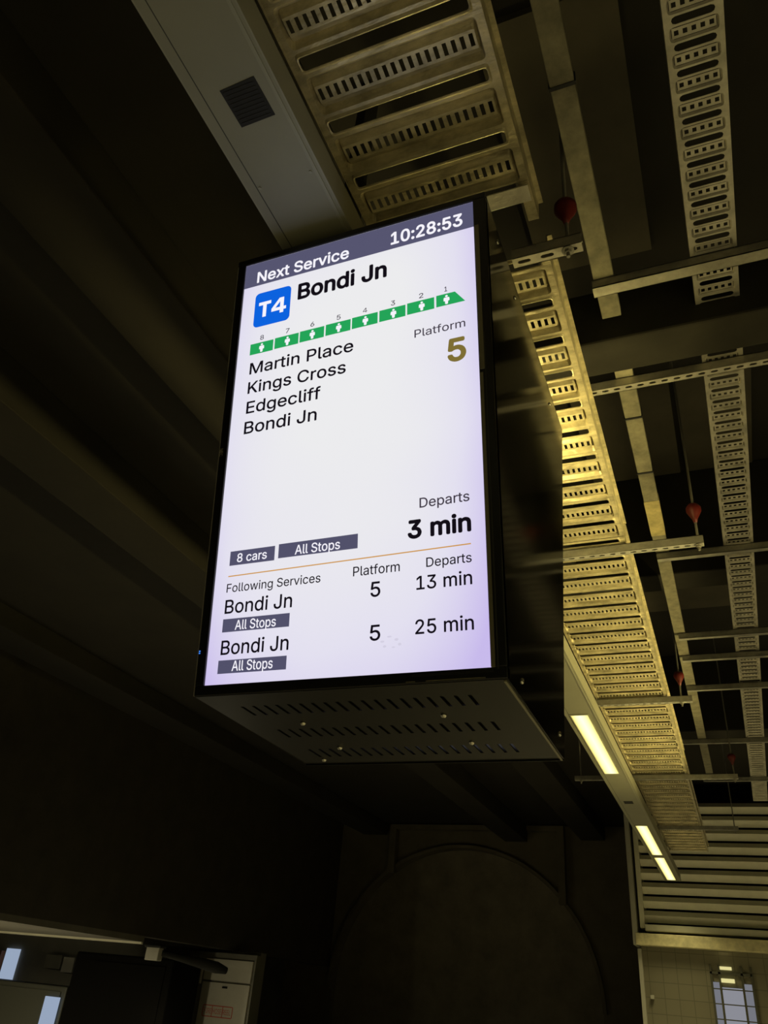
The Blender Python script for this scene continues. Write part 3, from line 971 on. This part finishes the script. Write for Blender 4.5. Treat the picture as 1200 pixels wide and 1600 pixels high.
# ------------------------------------------------------------------ louvre over the tiled wall
lv = thing('louvre', 'grey horizontal louvre panel above the tiled wall', 'louvre', (0.5, 13.95, 2.66))
MB().box(-1.57, -1.50, 13.80, 14.30, 2.66, 4.75).build('frame', 'louvre_frame', lv)
MB().box(3.0, 3.07, 13.80, 14.30, 2.66, 4.75).build('frame', 'louvre_frame', lv)
MB().box(-1.46, -1.39, 13.90, 14.30, 2.90, 4.75).build('inner_frame', 'louvre', lv)
MB().box(-1.39, 3.0, 13.86, 14.30, 2.86, 2.95).build('inner_sill', 'louvre', lv, bevel=0.01)
sl = MB().box(-1.53, 3.05, 13.78, 13.98, 2.66, 2.82).build('sill', 'sill', lv, bevel=0.008)
sl['label'] = 'bright flashing along the bottom'
for k in range(9):
    z = 2.99 + k * 0.2
    MB().prism([(-1.39, 14.020, z - 0.004), (-1.39, 14.028, z), (-1.39, 13.955, z + 0.088), (-1.39, 14.028, z + 0.160), (-1.39, 14.020, z + 0.164), (-1.39, 13.940, z + 0.090)], (4.39, 0, 0)).build('blade', 'louvre', lv)
settle(lv)

# reflection of a lit screen in the tiles, built as glowing panes and bars
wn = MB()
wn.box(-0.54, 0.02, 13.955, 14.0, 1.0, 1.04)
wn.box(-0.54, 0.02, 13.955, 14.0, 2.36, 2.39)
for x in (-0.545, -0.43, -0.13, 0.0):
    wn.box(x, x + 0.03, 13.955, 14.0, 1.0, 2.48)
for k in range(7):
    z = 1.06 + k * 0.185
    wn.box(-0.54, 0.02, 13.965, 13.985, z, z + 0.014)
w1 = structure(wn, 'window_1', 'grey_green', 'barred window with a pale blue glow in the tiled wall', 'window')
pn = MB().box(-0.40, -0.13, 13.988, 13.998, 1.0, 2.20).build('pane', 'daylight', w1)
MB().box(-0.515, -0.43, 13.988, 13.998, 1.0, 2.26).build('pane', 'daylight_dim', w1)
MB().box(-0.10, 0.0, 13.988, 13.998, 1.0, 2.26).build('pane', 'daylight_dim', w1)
tag(MB().box(-0.40, -0.22, 13.93, 13.99, 2.26, 2.31).build('wall_light', 'lamp_glow', bevel=0.004), 'small lit fitting at the head of the barred window', 'lamp')
tag(MB().box(-0.40, -0.24, 13.93, 13.99, 2.42, 2.46).build('wall_light', 'lamp_glow', bevel=0.004), 'small lit strip above the barred window', 'lamp')
tag(MB().box(-1.40, -1.35, 13.93, 14.0, 1.98, 2.03).build('call_button', 'louvre_frame', bevel=0.004), 'small pale button box near the left edge of the tiled wall', 'button')

# ------------------------------------------------------------------ passage, bottom left
cab = thing('hose_cabinet', 'cream fire hose cabinet with red lettering, bottom left', 'cabinet', (-8.7, 13.9, 0))
def wx(px): return px * 13.8
MB().box(-9.42, -8.04, 13.84, 14.0, 0, 2.12).build('body', 'pale_wall', cab)
dr = MB().box(-9.05, -8.08, 13.80, 13.84, 0.1, 1.66).build('door', 'white_door', cab, bevel=0.004)
MB().box(-8.62, -8.52, 13.785, 13.80, 1.58, 1.61).build('latch', 'black', dr)
MB().box(-9.05, -8.08, 13.80, 13.84, 1.69, 2.02).build('top_door', 'white_door', cab, bevel=0.004)
MB().box(-9.42, -9.22, 13.80, 13.84, 0, 2.05).build('post', 'pale_wall', cab)
MB().box(-9.60, -9.44, 13.78, 14.0, 0, 1.78).build('post', 'white_door', cab)
MB().box(-9.58, -9.46, 13.765, 13.78, 1.52, 1.60).build('plate', 'grey_green', cab)
MB().box(-9.20, -9.10, 13.79, 13.84, 1.62, 1.95).build('switch_plate', 'white_door', cab)
def sign(z, h, framed):
    x0, x1 = -8.93, -8.36
    place = lambda u, w, d: Vector((x0 + 0.02 + u * (x1 - x0 - 0.04), 13.797, z + w * h))
    o = text('FIRE HOSE REEL', 0.0, 1.0, 0.0, 1.0, 'red_ink', 0.0, place=place, parent=dr)
    if framed:
        mb = MB()
        a, b = z - h * .5, z + h * 1.5
        for (xa, xb, za, zb_) in ((x0 - .01, x1 + .01, a - .012, a), (x0 - .01, x1 + .01, b, b + .012), (x0 - .02, x0 - .008, a, b), (x1 + .008, x1 + .02, a, b), (x0 + .17, x0 + .18, a, b), (x0 + .38, x0 + .39, a, b)):
            mb.box(xa, xb, 13.795, 13.80, za, zb_)
        mb.build('sign_border', 'red_ink', dr)
sign(1.195, 0.075, True)
sign(0.93, 0.085, False)
settle(cab)
jb = thing('junction_box', 'pale junction box hanging under the soffit edge, bottom left', 'box', (-8.42, 11.35, 1.86))
MB().box(-8.55, -8.31, 11.33, 11.45, 1.86, 2.04).build('body', 'box', jb, bevel=0.012)
MB().box(-8.58, -8.28, 11.31, 11.47, 2.03, 2.06).build('lid', 'lag', jb, bevel=0.006)
lp = [(-8.32, 11.42, 1.97), (-8.25, 11.9, 1.93), (-8.1, 12.2, 1.90), (-7.95, 12.45, 1.86), (-7.85, 12.6, 1.83)]
lg = MB().tube(lp, [0.04, 0.05, 0.075, 0.085, 0.05], 12).build('lagged_pipe', 'lag', jb, smooth=True)
lg['label'] = 'dark lumpy lagged pipe'
settle(jb)
mc = thing('cabinet_block', 'low grey green cabinet at the bottom left corner', 'cabinet', (-12.6, 12.6, 0))
MB().box(-14.0, -10.9, 12.5, 13.4, 0, 1.38).build('body', 'grey_green', mc, bevel=0.02)
MB().box(-13.9, -11.0, 12.48, 12.5, 0.1, 1.30).build('front', 'grey_green', mc)
settle(mc)
bk = thing('kiosk', 'black upright kiosk left of the fire hose cabinet', 'kiosk', (-9.7, 12.6, 0))
MB().box(-10.75, -8.72, 12.35, 13.2, 0, 1.92).build('body', 'dark_void', bk, bevel=0.03)
MB().box(-10.3, -8.85, 12.33, 12.35, 0.2, 1.8).build('front_panel', 'dark_void', bk)
settle(bk)
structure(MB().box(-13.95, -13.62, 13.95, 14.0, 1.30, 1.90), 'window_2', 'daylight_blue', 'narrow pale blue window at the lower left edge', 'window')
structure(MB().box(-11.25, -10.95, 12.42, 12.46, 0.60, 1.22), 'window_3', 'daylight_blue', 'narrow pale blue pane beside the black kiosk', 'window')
tag(MB().box(-14.3, -14.02, 13.90, 14.0, 1.25, 1.85).build('wall_panel', 'brown'), 'brown panel at the bottom left edge', 'panel')
pc = thing('wall_fitting', 'pale fitting of stacked boxes on the passage wall, bottom left', 'fitting', (-12.2, 13.9, 1.7))
MB().box(-12.75, -12.35, 13.8, 14.0, 1.62, 1.86).build('body', 'pale_wall', pc, bevel=0.01)
MB().box(-12.32, -12.05, 13.82, 14.0, 1.58, 1.84).build('body', 'box', pc, bevel=0.01)
MB().box(-12.0, -11.75, 13.85, 14.0, 1.60, 1.86).build('body', 'grey_green', pc, bevel=0.01)
settle(pc)
bl = thing('batten_light', 'batten light on the soffit, left of the view', 'lamp', (-10.6, 8.0, 2.0))  # added lamp, out of view, brightens the passage
MB().box(-10.7, -10.5, 7.3, 8.7, 2.04, 2.09).build('body', 'box', bl)
area_light('batten_light_lamp', (-10.6, 8.0, 2.03), 0.1, 1.3, SIDE_W, bl, color=(1.0, 0.9, 0.6))
settle(bl)

BX, BY = -8.3, 11.6
bo = thing('bollard_light', 'low bollard lamp in the passage, below the frame', 'lamp', (BX, BY, 0))  # added out of view to light the hose cabinet front
MB().tube([(BX, BY, 0), (BX, BY, 0.62)], 0.07, 14).build('post', 'galv_dull', bo, smooth=True)
MB().tube([(BX, BY, 0.78), (BX, BY, 0.84)], [0.09, 0.05], 14).build('cap', 'galv_dull', bo, smooth=True)
for ox in (-0.06, 0.06):
    MB().box(BX + ox - .006, BX + ox + .006, BY - .005, BY + .005, 0.61, 0.79).build('cap_pin', 'galv_dull', bo)
pb = D.lights.new('bollard_bulb', 'POINT')
pb.energy, pb.color, pb.shadow_soft_size = BOLLARD_W, (1.0, 0.9, 0.6), 0.04
po = D.objects.new('bollard_bulb', pb)
COL.objects.link(po)
po.location = (BX, BY, 0.70)
po.parent = bo
settle(bo)
